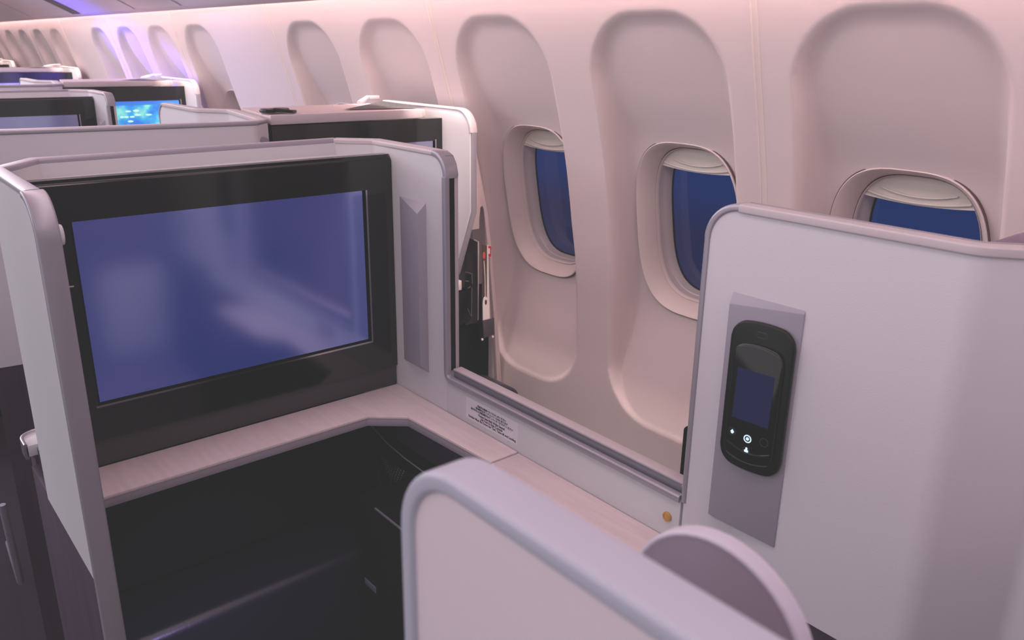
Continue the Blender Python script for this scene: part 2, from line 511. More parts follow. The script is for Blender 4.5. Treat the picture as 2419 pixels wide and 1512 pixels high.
# overhead bins: the curved underside seen above the sidewall, floor, ceiling and bulkhead
BIN = [(-1.322, 1.90), (-1.332, 1.556), (-1.322, 1.5555), (-1.30, 1.572), (-1.25, 1.598), (-1.17, 1.637), (-1.05, 1.70), (-.90, 1.79), (-.78, 1.88), (-.70, 1.98), (-.66, 2.08), (-.66, 2.16)]
def bins():
    bm = bmesh.new(); xs = [-.9, 10.2]; R = []
    for x in xs: R.append([bm.verts.new((x, y, z)) for y, z in BIN])
    for j in range(len(BIN) - 1): bm.faces.new((R[0][j], R[0][j + 1], R[1][j + 1], R[1][j]))
    o = finish('ceiling_bins', bm, M['bin'], None, 40)
    tag(o, 'mauve grey curved underside of the overhead lockers', 'ceiling', kind='structure')
bins()
def bin_strip(i, x, w, m, lab):
    bm = bmesh.new(); R = []
    for dx in (0, w): R.append([bm.verts.new((x + dx, y + .0, z - .003)) for y, z in BIN[3:10]])
    for j in range(6): bm.faces.new((R[0][j], R[0][j + 1], R[1][j + 1], R[1][j]))
    o = finish('trim_%d' % i, bm, m, None, 40); tag(o, lab, 'ceiling trim', kind='structure')
bin_strip(11, 5.36, .17, M['bin_dark'], 'brown strip across the overhead locker underside')
for k, x in enumerate((2.72, 3.72, 4.35, 6.6, 7.8)):
    bin_strip(12 + k, x, .012, M['bin_dark'], 'thin dark joint between overhead lockers')
o = box('ceiling', -.9, 10.2, -.66, 2.6, 2.14, 2.18, M['bin'], None, 0); tag(o, 'flat grey cabin ceiling over the aisle', 'ceiling', kind='structure')
o = box('floor', -1.85, 10.2, -1.56, 2.6, -.03, 0, M['carpet'], None, 0); tag(o, 'dark plum carpet cabin floor', 'floor', kind='structure')
o = box('wall_back_bounce', -1.85, -1.80, -1.6, 2.6, 0, 2.2, M['panel'], None, 0); tag(o, 'unseen grey bulkhead added behind the seats to shape the light', 'wall', kind='structure')  # added out of view to block and bounce light on aft-facing surfaces
o = box('wall_front', 10.2, 10.25, -1.6, 2.6, 0, 2.2, M['panel'], None, 0); tag(o, 'pale bulkhead at the far end of the cabin', 'wall', kind='structure')

# ------------------------------------------------------------------ our monitor console
ZT = 1.236        # top of every aisle shell
XM = 1.377        # monitor plane
def L3(p, z): return (p[0], p[1], z)

def monitor_console():
    t = thing('monitor_console', (1.42, -.53, 0), 'white monitor console with large blue lit screen in black gloss bezel', 'monitor console', 'aisle seat monitor consoles')
    pa = [(1.112, -.198), (1.40, -.198), (1.485, -.262), (1.503, -.80), (1.445, -.861), (1.195, -.861)]
    # standing U shaped surround: aisle wing, back, window-side wing
    r = .045
    stn = []
    for k in range(7):
        stn.append((1.112 + r * k / 6, -.198))
    path = stn + pa[1:5]
    for k in range(7):
        path.append((1.195 + .035 * (1 - k / 6), -.861))
    def zt(i, s, p):
        if i < 7:
            q = r - (p.x - 1.112); return ZT - r + math.sqrt(max(0, r * r - q * q))
        if p.y < -.86 and p.x < 1.23:
            q = .035 - (p.x - 1.195); return ZT - .035 + math.sqrt(max(0, .035 ** 2 - q * q))
        return ZT
    sheet('surround_panel', path, .70, zt, .024, M['panel'], t)
    # low wall under the divider opening
    box('window_side_sill_panel', .6262, 1.195, -.873, -.849, .70, .813, M['panel'], t, .0005)
    # edge trims
    tp = fillet([(1.112, -.198, .02), (1.112, -.198, ZT + .003), (1.40, -.198, ZT + .003)], [.05], 10)
    tp += [Vector(L3(p, ZT + .003)) for p in pa[2:5]]
    tp += fillet([(1.40, -.861, ZT + .003), (1.195, -.861, ZT + .003), (1.195, -.861, 1.198)], [.038], 8)
    a = sweep('edge_trim', tp[:12], .028, .010, M['trim'], t, .003)
    sweep('edge_trim', tp[11:15], .022, .011, M['trim'], t, .004)
    sweep('edge_trim', tp[14:-9], .028, .010, M['trim_pink'], t, .003)
    sweep('corner_trim', tp[-10:], .029, .0105, M['trim'], t, .003, wvec=(0, 1, 0))
    jt = fillet([(1.195, -.8505, 1.20), (1.195, -.8505, .815), (.6270, -.8505, .815)], [.012], 5)
    sweep('opening_trim', jt, .012, .011, M['trim'], t, .003, wvec=(0, 1, 0))
    prism('rear_leaf', [(1.191, .82)] + [(1.191 + .035 * (1 - math.cos(a_)), 1.198 + .035 * math.sin(a_)) for a_ in [k * PI / 12 for k in range(7)]] + [(1.40, 1.233), (1.40, .82)], 'y', -.8755, -.868, M['trim_pink'], t, .001)
    box('channel_seal', 1.1925, 1.20, -.868, -.8565, .83, 1.20, M['blackp'], t, .0)
    # corner cap over the channel
    prism('corner_cap', [(1.192, 1.198), (1.192, 1.205), (1.197, 1.222), (1.207, 1.236), (1.225, 1.243), (1.26, 1.243), (1.26, 1.198)], 'y', -.8775, -.8575, M['trim_dark'], t, .002)
    # ledge above the bezel
    box('ledge', 1.382, 1.492, -.848, -.211, 1.190, 1.214, M['panel'], t, .002)
    box('ledge_lip', 1.380, 1.402, -.846, -.212, 1.214, 1.221, M['trim'], t, .003)
    box('ledge_groove', 1.404, 1.408, -.83, -.25, 1.2135, 1.2146, M['gapline'], t, 0)
    # bezel
    X0 = XM - .006
    yl, yr, zb, zt_ = -.211, -.848, .788, 1.2225
    sl, sr, sb, st = -.276, -.789, .8545, 1.159
    bm = bmesh.new()
    O = [(yl, zb), (yr, zb), (yr, zt_), (yl, zt_)]
    I = [(sl, sb), (sr, sb), (sr, st), (sl, st)]
    vo = [bm.verts.new((X0, *p)) for p in O]; vb = [bm.verts.new((X0 + .03, *p)) for p in O]
    vi = [bm.verts.new((X0, *p)) for p in I]; vj = [bm.verts.new((X0 + .012, *p)) for p in I]
    for k in range(4):
        q = (k + 1) % 4
        bm.faces.new((vo[k], vo[q], vi[q], vi[k])); bm.faces.new((vo[k], vb[k], vb[q], vo[q])); bm.faces.new((vi[k], vi[q], vj[q], vj[k]))
    bm.faces.new(vb)
    bmesh.ops.recalc_face_normals(bm, faces=bm.faces)
    es = [e for e in bm.edges if len(e.link_faces) == 2 and {v for v in e.verts} <= set(vo) and abs(e.verts[0].co.z - e.verts[1].co.z) < .01 and e.verts[0].co.z > 1.2]
    bmesh.ops.bevel(bm, geom=es, offset=.008, segments=3, affect='EDGES')
    bz = finish('bezel', bm, M['gloss'], t, 35)
    sf = bmesh.new()
    for y0, y1, z0, z1 in ((sl + .003, sr - .003, sb - .0035, sb), (sr - .0035, sr, sb, st), ):
        add_prism(sf, [(y0, z0), (y1, z0), (y1, z1), (y0, z1)], 'x', X0 - .0008, X0 + .003)
    finish('screen_frame', sf, M['chrome'], bz, 30)
    s = poly3('screen', [(X0 + .004, sl - .004, sb + .004), (X0 + .004, sr + .005, sb + .004), (X0 + .004, sr + .005, st - .001), (X0 + .004, sl - .004, st - .001)], [(0, 1, 2, 3)], M['screen'], bz)
    box('screen_latch', X0 - .003, X0, -.268, -.252, 1.058, 1.061, M['steel'], bz, .0008)
    box('lower_board', XM - .002, XM + .02, -.847, -.2115, .7462, .789, M['matte'], t, .001)
    # triangular lamp cover on the window-side wing
    y = -.849; x0, x1, z0, z1, p, hp = 1.346, 1.256, .808, 1.145, .020, .018
    poly3('lamp_cover', [(x0, y, z1), (x1, y, z1), (x1, y + p, z1 - hp), (x0, y, z0), (x1, y, z0), (x1, y + p, z0 + hp)],
          [(0, 1, 2), (3, 5, 4), (0, 2, 5, 3), (1, 4, 5, 2)], M['wedge'], t, .0008)
    # coat hook knob on the inner side of the aisle wing
    disc('coat_hook', (1.132, -.2145, 1.190), .0135, .009, 'y', M['white'], t, 24, .003, sx=.75)
    # dark timber below the aisle wing and the dark carcass
    box('wood_side_panel', 1.122, 1.545, -.207, -.189, 0, .70, M['wood'], t, .001)
    box('rear_carcass', 1.475, 1.53, -.86, -.20, 0, .74, M['blackp'], t, .001)
    box('footwell_back', 1.462, 1.475, -.80, -.21, 0, .73, M['black'], t, .001)
    return t
console = monitor_console()

# placard and brass stud on the sill panel
pl = box('placard', .983, 1.134, -.8492, -.8486, .7555, .7985, M['paper'], console, 0)
pl['label'] = 'white printed placard'
JP = ['着席中は座席ベルトをおしめください', '救命胴衣はサイドコンソール内にあります', '走行中および離着陸中はディバイダーを下げてください']
EN = ['Fasten Seat Belt While Seated', 'Life Vest In Side Console', 'Divider Must Be Down for Taxi, Take-off and Landing']
UX, UZ = (-1, 0, 0), (0, 0, 1)
for body, z, sz in ((JP[0], .7892, .0049), (JP[1], .7838, .0049), (JP[2], .7784, .0049), (EN[0], .7716, .0063), (EN[1], .7660, .0063), (EN[2], .7604, .0063)):
    text_obj('printed_line', body, sz, (1.0575, -.8484, z), UX, UZ, M['ink'], pl)
st = disc('brass_stud', (.647, -.8475, .777), .0075, .004, 'y', M['gold'], console, 20, .0012)
ring_obj('stud_ring', (.647, -.846, .777), .0045, .0055, .002, 'y', M['gold'], st, 20)

# ------------------------------------------------------------------ worktop
def worktop():
    t = thing('worktop', (1.2, -.6, .72), 'whitewashed wood worktop shelf under the screen, grey front edge, bent into the corner', 'worktop')
    outl = [(1.374, -.2125), (1.374, -.8478), (.982, -.8478), (.982, -.787), (1.222, -.775), (1.272, -.716), (1.268, -.2125)]
    prism('worktop_surface', outl, 'z', .739, .745, M['lam'], t, .0012)
    ed = [(1.3735, -.2135), (1.3735, -.8472), (.983, -.8472), (.983, -.788), (1.2232, -.7755), (1.2735, -.7155), (1.2695, -.2135)]
    prism('edging', ed, 'z', .724, .739, M['edge'], t, .0006)
    l = thing('console_lid', (.8, -.8, .72), 'pale wood lid strip beside the sill panel, right of the worktop seam', 'lid')
    prism('lid_surface', [(.979, -.8478), (.632, -.8478), (.632, -.745), (.90, -.745), (.979, -.785)], 'z', .737, .7435, M['lam'], l, .0012)
    prism('edging', [(.978, -.8472), (.633, -.8472), (.633, -.746), (.90, -.746), (.978, -.7855)], 'z', .724, .737, M['edge'], l, .0006)
worktop()

# ------------------------------------------------------------------ lowered divider in the opening
def divider():
    t = thing('privacy_divider', (.9, -.875, .80), 'lowered privacy divider with pale top cap and blue grey face in the opening', 'divider')
    box('divider_face', .631, 1.188, -.868, -.8605, .816, .830, M['trim_dark'], t, .001)
    prism('top_cap', [(-.878, .829), (-.878, .8345), (-.8585, .8345), (-.8585, .8315), (-.8605, .829)], 'x', .631, 1.188, M['trim_pink'], t, .0008)
    box('end_latch', .630, .638, -.866, -.8595, .8245, .8295, M['steel'], t, .001)
divider()

# ------------------------------------------------------------------ side console under the worktop
def side_console():
    t = thing('side_console', (1.0, -.82, 0), 'black side console in the footwell with mesh pocket and purple wood upper band', 'side console')
    box('console_body', .632, 1.455, -.846, -.798, 0, .66, M['black'], t, .003)
    box('wood_band', .66, 1.30, -.846, -.795, .66, .723, M['woodh'], t, .002)
    tube('piping', [(1.40, -.795, .655), (1.33, -.792, .640), (1.26, -.789, .636), (1.15, -.788, .633), (.9, -.788, .632)], .0014, M['trim_dark'], t)
    bm = bmesh.new(); nx, nz = 20, 10; g = []
    for i in range(nx + 1):
        row = []
        for j in range(nz + 1):
            a, b = i / nx, j / nz
            x = 1.385 - .28 * a; z = .47 + .145 * b
            row.append(bm.verts.new((x, -.797 + .018 * math.sin(PI * min(1, a * 1.4 + .05)) ** .7 * (.5 + .5 * b), z)))
        g.append(row)
    for i in range(nx):
        for j in range(nz): bm.faces.new((g[i][j], g[i + 1][j], g[i + 1][j + 1], g[i][j + 1]))
    finish('mesh_pocket', bm, M['mesh'], t, 60)
    box('metal_edge', .90, 1.197, -.683, -.6785, .5905, .5945, M['trim_dark'], t, .0015)
    box('small_tag', 1.205, 1.247, -.6805, -.6785, .398, .412, M['trim_dark'], t, .0006)
    box('lower_body', .632, 1.26, -.797, -.680, .0, .592, M['black'], t, .004)
side_console()

o = thing('ottoman', (1.38, -.5, 0), 'black leather footrest in the footwell with a soft violet sheen along its edge', 'footrest')
box('cushion', 1.285, 1.458, -.783, -.215, .18, .447, M['leather'], o, .02, 5)
box('base', 1.31, 1.455, -.78, -.22, .0, .18, M['blackp'], o, .004)

# ------------------------------------------------------------------ privacy shell with the handset
def seat_shell():
    t = thing('seat_shell', (.25, -.86, 0), 'tall white textured privacy shell with grey edge trim and handset dock', 'privacy shell', 'aisle seat privacy shells')
    r = .04
    pts = fillet([(.6215, -.861, 0), (.305, -.861, 0), (.225, -.925, 0), (-.101, -.871, 0), (-.154, -.82, 0), (-.085, -.205, 0)], [.03, .03, .012, .012], 6)
    path = [(.6215 - r * k / 8, -.861) for k in range(9)] + [(p.x, p.y) for p in pts[1:]]
    def zt(i, s, p):
        if i < 9:
            q = r - s; return ZT - r + math.sqrt(max(0, r * r - max(0, q) ** 2))
        return ZT
    sheet('shell_panel', path, .7345, zt, .024, M['panel_tex'], t)
    sheet('wood_base', [(p[0], p[1] - .004) for p in path], 0, lambda i, s, p: .7345, .02, M['wood'], t)
    tp = fillet([(.6215, -.861, .812), (.6215, -.861, ZT + .003), (.36, -.861, ZT + .003)], [.044], 10)
    sweep('edge_trim', tp[:2], .028, .009, M['trim'], t, .003, wvec=(0, 1, 0))
    sweep('corner_trim', tp[1:-1], .0285, .0095, M['trim'], t, .003, wvec=(0, 1, 0))
    # top trim: grey rounded front lip and pale flat cap
    fp = [tp[-2]] + fillet([(.36, -.861, ZT + .003), (.305, -.861, ZT + .003), (.225, -.925, ZT + .003), (-.101, -.871, ZT + .003), (-.154, -.82, ZT + .003), (-.085, -.205, ZT + .003)], [.03, .03, .012, .012], 6)
    bm = bmesh.new(); add_sweep(bm, fp, [(p[0] + .0095, p[1]) for p in rrect(.010, .011, .004)])
    finish('top_trim', bm, M['trim'], t, 40)
    bm = bmesh.new(); add_sweep(bm, fp, [(p[0] - .005, p[1]) for p in rrect(.021, .0105, .002)])
    finish('top_cap', bm, M['trim_pink'], t, 40)
    # dock: wedge whose forward edge stands proud
    y = -.849; x0, x1, z0, z1, p, hp = .5755, .4745, .815, 1.134, .010, .013
    poly3('handset_dock', [(x0, y, z1), (x1, y, z1), (x0 - .003, y + p, z1 - hp), (x1, y + .002, z1 - .004), (x0, y, z0), (x1, y, z0), (x0 - .003, y + p, z0 + .006), (x1, y + .002, z0)],
          [(0, 1, 3, 2), (2, 3, 7, 6), (4, 6, 7, 5), (0, 2, 6, 4), (1, 5, 7, 3)], M['wedge'], t, .0006)
    return t
shell = seat_shell()

def handset():
    t = thing('handset', (.52, -.842, .905), 'black remote control handset with dark blue display, standing in the grey dock', 'remote control')
    # dock plane: y = Y0 + K*(x-x0)
    A = Vector((.4745, -.847, 0)); B = Vector((.5725, -.839, 0)); ux = (A - B).normalized(); n = Vector((-ux.y, ux.x, 0))
    if n.y < 0: n = -n
    C0 = Vector((.5195, -.8462 + (.5195 - .4745) * .008 / .098, 0))
    def W(u, v, w): # u to the right in the picture (aft), v up, w outwards
        return C0 + ux * u + Vector((0, 0, v)) + n * w
    def plate(name, outline, w0, w1, m, parent, bev=.0):
        bm = bmesh.new(); add_prism(bm, outline, 'z', w0, w1); do_bevel(bm, bev, 3)
        for v in bm.verts: v.co = W(v.co.x, v.co.y, v.co.z)
        return finish(name, bm, m, parent, 35)
    def arch(hw, zb, zt_, r, bow):
        pts = []
        for k in range(49):
            s = -1 + 2 * k / 48; e = min(1, (1 - abs(s)) * hw / r); cr = r * (1 - math.sqrt(max(0, 1 - (1 - e) ** 2))) if e < 1 else 0
            pts.append((hw * s, zt_ - bow * s * s - cr))
        for k in range(49):
            s = 1 - 2 * k / 48; e = min(1, (1 - abs(s)) * hw / r); cr = r * (1 - math.sqrt(max(0, 1 - (1 - e) ** 2))) if e < 1 else 0
            pts.append((hw * s, zb + bow * s * s + cr))
        return pts
    body = plate('handset_cradle', arch(.0425, .910, 1.109, .019, .006), .0, .007, M['blackp'], t, .0022)
    core = plate('handset_body', arch(.0335, .922, 1.082, .013, .006), .007, .012, M['gloss'], t, .0012)
    plate('display', [(-.026, .980), (.024, .980), (.025, 1.048), (-.025, 1.048)], .0121, .0124, M['navy'], core)
    def arc(name, hw, z, bow, wd, m, w=.0124):
        o_ = []; i_ = []
        for k in range(17):
            s = -1 + 2 * k / 16
            o_.append((hw * s, z - bow * s * s)); i_.append((hw * s, z - wd - bow * s * s))
        plate(name, o_ + i_[::-1], w - .0006, w + .0006, m, core)
    arc('top_chrome_line', .0295, 1.0805, .006, .0016, M['chrome'])
    lo = []; 
    arc('lower_chrome_line', .030, .938, -.008, .0009, M['chrome'])
    arc('base_line', .0285, .9245, -.006, .0007, M['icon_dim'])
    # speaker mark on the cradle
    def ringp(name, u, v, r0, r1, m, parent, n_=20):
        bm = bmesh.new(); R = []
        for r_ in (r0, r1):
            R.append([bm.verts.new(W(u + r_ * math.cos(2 * PI * k / n_), v + r_ * math.sin(2 * PI * k / n_), .0128)) for k in range(n_)])
        for k in range(n_): bm.faces.new((R[0][k], R[0][(k + 1) % n_], R[1][(k + 1) % n_], R[1][k]))
        return finish(name, bm, m, parent, 30)
    rc = [( -.006, 1.0915), (.006, 1.0915), (.006, 1.0975), (-.006, 1.0975)]
    bm = bmesh.new()
    for (a, b, c_, d) in ((-.006, .006, 1.0972, 1.098), (-.006, .006, 1.0905, 1.0911), (-.0065, -.006, 1.0911, 1.0972), (.006, .0065, 1.0911, 1.0972)):
        vs = [bm.verts.new(W(x_, z_, .0074)) for x_, z_ in ((a, c_), (b, c_), (b, d), (a, d))]; bm.faces.new(vs)
    finish('cradle_mark', bm, M['icon_dim'], body, 30)
    b1 = ringp('button', -.023, .9605, .0048, .0053, M['icon_dim'], core)
    b2 = ringp('button', -.001, .9575, .0040, .0054, M['icon'], core)
    b3 = ringp('button', .0215, .9605, .0052, .0058, M['icon_dim'], core)
    b4 = ringp('button', -.001, .9415, .0046, .0050, M['icon_dim'], core)
    def fill(parent, name, pts, m=M['icon']):
        bm = bmesh.new(); bm.faces.new([bm.verts.new(W(u, v, .0127)) for u, v in pts]); return finish(name, bm, m, parent, 30)
    fill(core, 'up_arrow_icon', [(-.026, .9595), (-.023, .9635), (-.020, .9595), (-.0215, .9595), (-.0215, .9575), (-.0245, .9575), (-.0245, .9595)])
    fill(core, 'dot_icon', [(-.001 + .0022 * math.cos(k * PI / 8), .9575 + .0022 * math.sin(k * PI / 8)) for k in range(16)])
    fill(core, 'person_icon', [(-.0035, .939), (-.004, .9415), (-.0022, .9427), (-.0026, .9445), (-.001, .9460), (.0006, .9445), (.0002, .9427), (.002, .9415), (.0015, .939)])
handset()

# ------------------------------------------------------------------ near aisle panel and the seat behind it
def aisle_panel():
    t = thing('aisle_partition', (0, -.2, 0), 'low white aisle side panel with wide silver lavender cap in the near foreground', 'partition')
    r = .035; X1, X0, Z = .300, -.065, 1.232
    out = [(X0, .0), (X1, .0)] + [(X1 - r + r * math.cos(k * PI / 16), Z - r + r * math.sin(k * PI / 16)) for k in range(9)] + [(X0, Z)]
    prism('panel', out, 'y', -.2095, -.1895, M['panel_near'], t, .0)
    tp = fillet([(X1, -.1995, 0.02), (X1, -.1995, Z + .002), (X0, -.1995, Z + .002)], [r + .004], 10)
    sweep('edge_cap', tp, .026, .010, M['cap'], t, .003, wvec=(0, 1, 0))
aisle_panel()

def seat():
    t = thing('passenger_seat', (.05, -.55, 0), 'grey rounded headrest wing with pale rim just behind the near aisle panel', 'seat')
    # upright rounded wing beside the headrest
    y0, y1 = -.343, -.333
    pts = []
    cx, rx = .218, .058
    out = [(cx + rx, .80)] + [(cx + rx * math.cos(k * PI / 24), 1.109 + .058 * math.sin(k * PI / 24)) for k in range(25)] + [(cx - rx, .80)]
    prism('headrest_wing', out, 'y', y0 + .004, y1, M['seatgrey'], t, .002)
    rim = [(cx + rx, -.3385, .80)] + [(cx + rx * math.cos(k * PI / 24), -.3385, 1.109 + .058 * math.sin(k * PI / 24)) for k in range(25)] + [(cx - rx, -.3385, .80)]
    sweep('wing_rim', rim, .012, .004, M['seatrim'], t, .002, wvec=(0, 1, 0))
    prism('backrest', [(-.08, .42), (.02, .42), (.09, 1.10), (.0, 1.12)], 'y', -.83, -.36, M['headrest'], t, .03, 3)
    prism('seat_cover', [(-.028, .44), (.036, .44), (.072, .74), (.0, .75)], 'y', -.80, -.60, M['white'], t, .02, 3)
    prism('seat_cushion', [(.0, .30), (.58, .30), (.60, .44), (.0, .46)], 'y', -.78, -.26, M['headrest'], t, .03, 3)
    box('seat_base', .05, .55, -.76, -.28, 0, .30, M['blackp'], t, .005)
seat()

# ------------------------------------------------------------------ window seat console ahead
def window_console(z0=1.25):
    t = thing('window_console', (2.15, -1.2, 0), 'white window seat console with black gloss monitor top, beside the brochure pocket', 'monitor console', 'window seat monitor consoles')
    yr = -1.43; Z = z0
    r = .06
    arcp = [(1.932 - r * math.sin(k * PI / 16), Z - r + r * math.cos(k * PI / 16)) for k in range(9)]
    out = [(2.33, .70), (2.33, Z)] + arcp + [(1.872, .968), (1.954, .766), (1.972, .745), (1.972, .70)]
    prism('side_panel', out, 'y', yr - .012, yr + .012, M['panel'], t, .001)
    ep = [(2.33, yr, Z + .002)] + [(x, yr, z + .002) for x, z in arcp] + [(1.870, yr, .968), (1.952, yr, .766)]
    sweep('side_trim', ep[:10], .026, .009, M['trim_pink'], t, .004, wvec=(0, 1, 0))
    sweep('slanted_trim', ep[9:], .017, .010, M['trim'], t, .003, wvec=(0, 1, 0))
    sweep('raised_trim', [(2.30, -1.315, Z + .002), (2.40, -1.405, Z + .011), (2.39, -1.44, Z + .011)], .014, .012, M['trim_pink'], t, .003)
    prism('ledge', [(2.02, -1.37), (2.02, -.896), (2.33, -.95), (2.33, -1.37)], 'z', 1.226, Z - .002, M['clear'], t, .003)
    box('ledge_front', 2.012, 2.022, -1.353, -.896, 1.226, Z, M['trim_pink'], t, .002)
    poly3('speaker_mesh', [(2.05, -1.38, Z + .0005), (2.10, -1.15, Z + .0005), (2.30, -1.40, Z + .006), (2.06, -1.40, Z + .001)], [(0, 1, 2, 3)], M['mesh'], t)
    box('rear_panel', 2.31, 2.34, -1.43, -.955, .70, Z - .004, M['panel'], t, .002)
    # bezel with screen
    X0 = 2.006; yl, y2, zb, zt_ = -.894, -1.440, .79, 1.2235
    sl, sr, sb, st = -.94, -1.392, .855, 1.160
    bm = bmesh.new()
    O = [(yl, zb), (y2 - .004, zb), (y2, 1.14), (y2 + .012, zt_ - .006), (y2 + .02, zt_), (yl, zt_)]
    f = [bm.verts.new((X0, *p)) for p in O]; b = [bm.verts.new((X0 + .03, *p)) for p in O]
    I = [(sl, sb), (sr, sb), (sr, st), (sl, st)]
    vi = [bm.verts.new((X0, *p)) for p in I]; vj = [bm.verts.new((X0 + .01, *p)) for p in I]
    bm.faces.new(b)
    for k in range(6): bm.faces.new((f[k], b[k], b[(k + 1) % 6], f[(k + 1) % 6]))
    bm.faces.new((f[0], f[1], vi[1], vi[0])); bm.faces.new((f[1], f[2], f[3], vi[2], vi[1])); bm.faces.new((f[3], f[4], f[5], vi[3], vi[2])); bm.faces.new((f[5], f[0], vi[0], vi[3]))
    for k in range(4): bm.faces.new((vi[k], vi[(k + 1) % 4], vj[(k + 1) % 4], vj[k]))
    bz = finish('bezel', bm, M['gloss'], t, 30)
    sf = bmesh.new(); add_prism(sf, [(sr - .004, sb), (sr, sb), (sr, st + .004), (sr - .004, st + .004)], 'x', X0 - .001, X0 + .003)
    finish('screen_frame', sf, M['chrome'], bz, 30)
    poly3('screen', [(X0 + .003, sl, sb), (X0 + .003, sr + .006, sb), (X0 + .003, sr + .006, st), (X0 + .003, sl, st)], [(0, 1, 2, 3)], M['screen_grey'], bz)
    box('lower_board', X0, X0 + .02, -1.44, -.896, .70, .792, M['matte'], t, .001)
    box('worktop', 1.938, 2.005, -1.436, -.92, .715, .745, M['lam'], t, .002)
    # filler between the console and the cabin wall
    def strip(zz, off): return [(-abs(y), z) for y, z in zz]
    fl = [(-1.44, 1.16), (-1.456, 1.13), (-1.499, .95), (-1.518, .80), (-1.536, .634), (-1.556, .415), (-1.562, .25),
          (-1.546, .25), (-1.540, .415), (-1.524, .634), (-1.507, .80), (-1.492, .90), (-1.483, .965), (-1.477, .978), (-1.470, .972), (-1.466, .94), (-1.466, .91), (-1.43, .91), (-1.43, 1.165)]
    prism('wall_filler', fl, 'x', 1.89, 1.905, M['clear'], t, .001)
    prism('pocket_back', [(-1.30, .25), (-1.30, 1.0), (-1.46, 1.0), (-1.50, .9), (-1.53, .6), (-1.548, .25)], 'x', 1.972, 1.98, M['seatgrey'], t, .0)
    box('footwell_panel', 1.946, 1.960, -1.548, -1.0, .0, .715, M['black'], t, .001)
    box('carcass', 2.03, 2.30, -1.44, -.955, 0, .71, M['blackp'], t, .001)
    return t
wcon = window_console()

# things in the pocket
def plate_yz(name, pts, x0, x1, m, parent=None, bev=.0):
    return prism(name, pts, 'x', x0, x1, m, parent, bev)
t = thing('magazine', (1.94, -1.475, .60), 'black covered magazine standing leftmost in the wall pocket', 'magazine', 'printed matter in the wall pocket')
plate_yz('cover', [(-1.446, .60), (-1.447, .881), (-1.466, .873), (-1.494, .858), (-1.494, .60)], 1.934, 1.937, M['magblack'], t)
plate_yz('page_block', [(-1.482, .605), (-1.5, .605), (-1.502, .857), (-1.494, .861), (-1.482, .868)], 1.937, 1.943, M['page'], t)
t = thing('brochure', (1.8840, -1.4789, 0.6000), 'brown brochure with an orange red mark and white edges in the wall pocket', 'brochure', 'printed matter in the wall pocket')
plate_yz('cover', [(-1.4692, 0.6195), (-1.4702, 0.8636), (-1.4877, 0.8587), (-1.4946, 0.6195)], 1.8790, 1.8820, M['brown'], t)
plate_yz('page_edge', [(-1.4868, 0.6195), (-1.4863, 0.8597), (-1.4902, 0.8577), (-1.4985, 0.6195)], 1.8780, 1.8840, M['page'], t)
disc('orange_mark', (1.8785, -1.4750, 0.8294), .011, .001, 'x', M['cardred'], t, 16, 0, sx=.45)
t = thing('safety_card', (1.8890, -1.4985, 0.6195), 'white card with red square tab standing rightmost in the wall pocket', 'card', 'printed matter in the wall pocket')
plate_yz('card', [(-1.4789, 0.6195), (-1.4858, 0.8597), (-1.5092, 0.8538), (-1.5077, 0.8167), (-1.4907, 0.8226), (-1.4994, 0.6195)], 1.8845, 1.8860, M['page'], t)
plate_yz('red_tab', [(-1.4926, 0.8562), (-1.5073, 0.8523), (-1.5063, 0.8191), (-1.4926, 0.8231)], 1.8838, 1.8844, M['red'], t)
plate_yz('tab_window', [(-1.4946, 0.8479), (-1.5019, 0.8460), (-1.5014, 0.8294), (-1.4946, 0.8314)], 1.8832, 1.8837, M['page'], t)
t = thing('hang_tag', (1.8740, -1.4789, 0.6195), 'white oval headed hang tag with a dark hole and cord in front of the brochure', 'tag')
ptsT = [(-1.4663, 0.6176)] + [(-1.4750 + .0095 * math.cos(a), 0.6830 + .020 * math.sin(a)) for a in [k * PI / 10 for k in range(0, 11)]] + [(-1.4955, 0.6176)]
plate_yz('tag', ptsT, 1.871, 1.873, M['page'], t)
disc('hole', (1.8705, -1.4765, 0.6849), .008, .001, 'x', M['ink'], t, 16, 0, sx=.45)
tube('cord', [(1.8720, -1.4750, 0.7025), (1.8720, -1.4736, 0.7659), (1.8730, -1.4706, 0.8148)], .0012, M['page'], t)
t = thing('pocket_flap', (1.8690, -1.4819, 0.5707), 'dark plum strap pocket with two white studs holding the brochures', 'pocket')
plate_yz('flap', [(-1.4594, 0.6312), (-1.5033, 0.6312), (-1.5043, 0.5775), (-1.4633, 0.5736)], 1.8620, 1.8670, M['flap'], t, .001)
for y, z in ((-1.4565, 0.5717), (-1.4975, 0.5717)): disc('stud', (1.862, y, z), .0035, .003, 'x', M['white'], t, 12)
t = thing('clear_pouch', (1.925, -1.445, .62), 'clear plastic headphone pouch against the black footwell side, left of the magazine', 'pouch')
plate_yz('pouch_body', [(-1.40, .60), (-1.40, .712), (-1.445, .712), (-1.446, .766), (-1.466, .762), (-1.468, .73), (-1.466, .62)], 1.928, 1.930, M['blackp'], t, .0005)
for a, b in (((-1.441, .774), (-1.466, .764)), ((-1.466, .764), (-1.468, .732)), ((-1.466, .720), (-1.464, .626)), ((-1.45, .72), (-1.462, .724)), ((-1.464, .626), (-1.450, .655)), ((-1.441, .745), (-1.455, .742))):
    tube('seam', [(1.927, a[0], a[1]), (1.927, b[0], b[1])], .0009, M['bagseam'], t, 6)
t = thing('window_footrest', (1.85, -1.42, 0), 'dark rounded footrest top low behind the divider, below the brochures', 'footrest')
prism('cushion', [(-1.30, .30), (-1.30, .46), (-1.46, .455), (-1.52, .42), (-1.545, .36), (-1.55, .30)], 'x', 1.76, 1.884, M['leather'], t, .015, 3)
box('base', 1.78, 1.88, -1.53, -1.32, 0, .30, M['blackp'], t, .004)

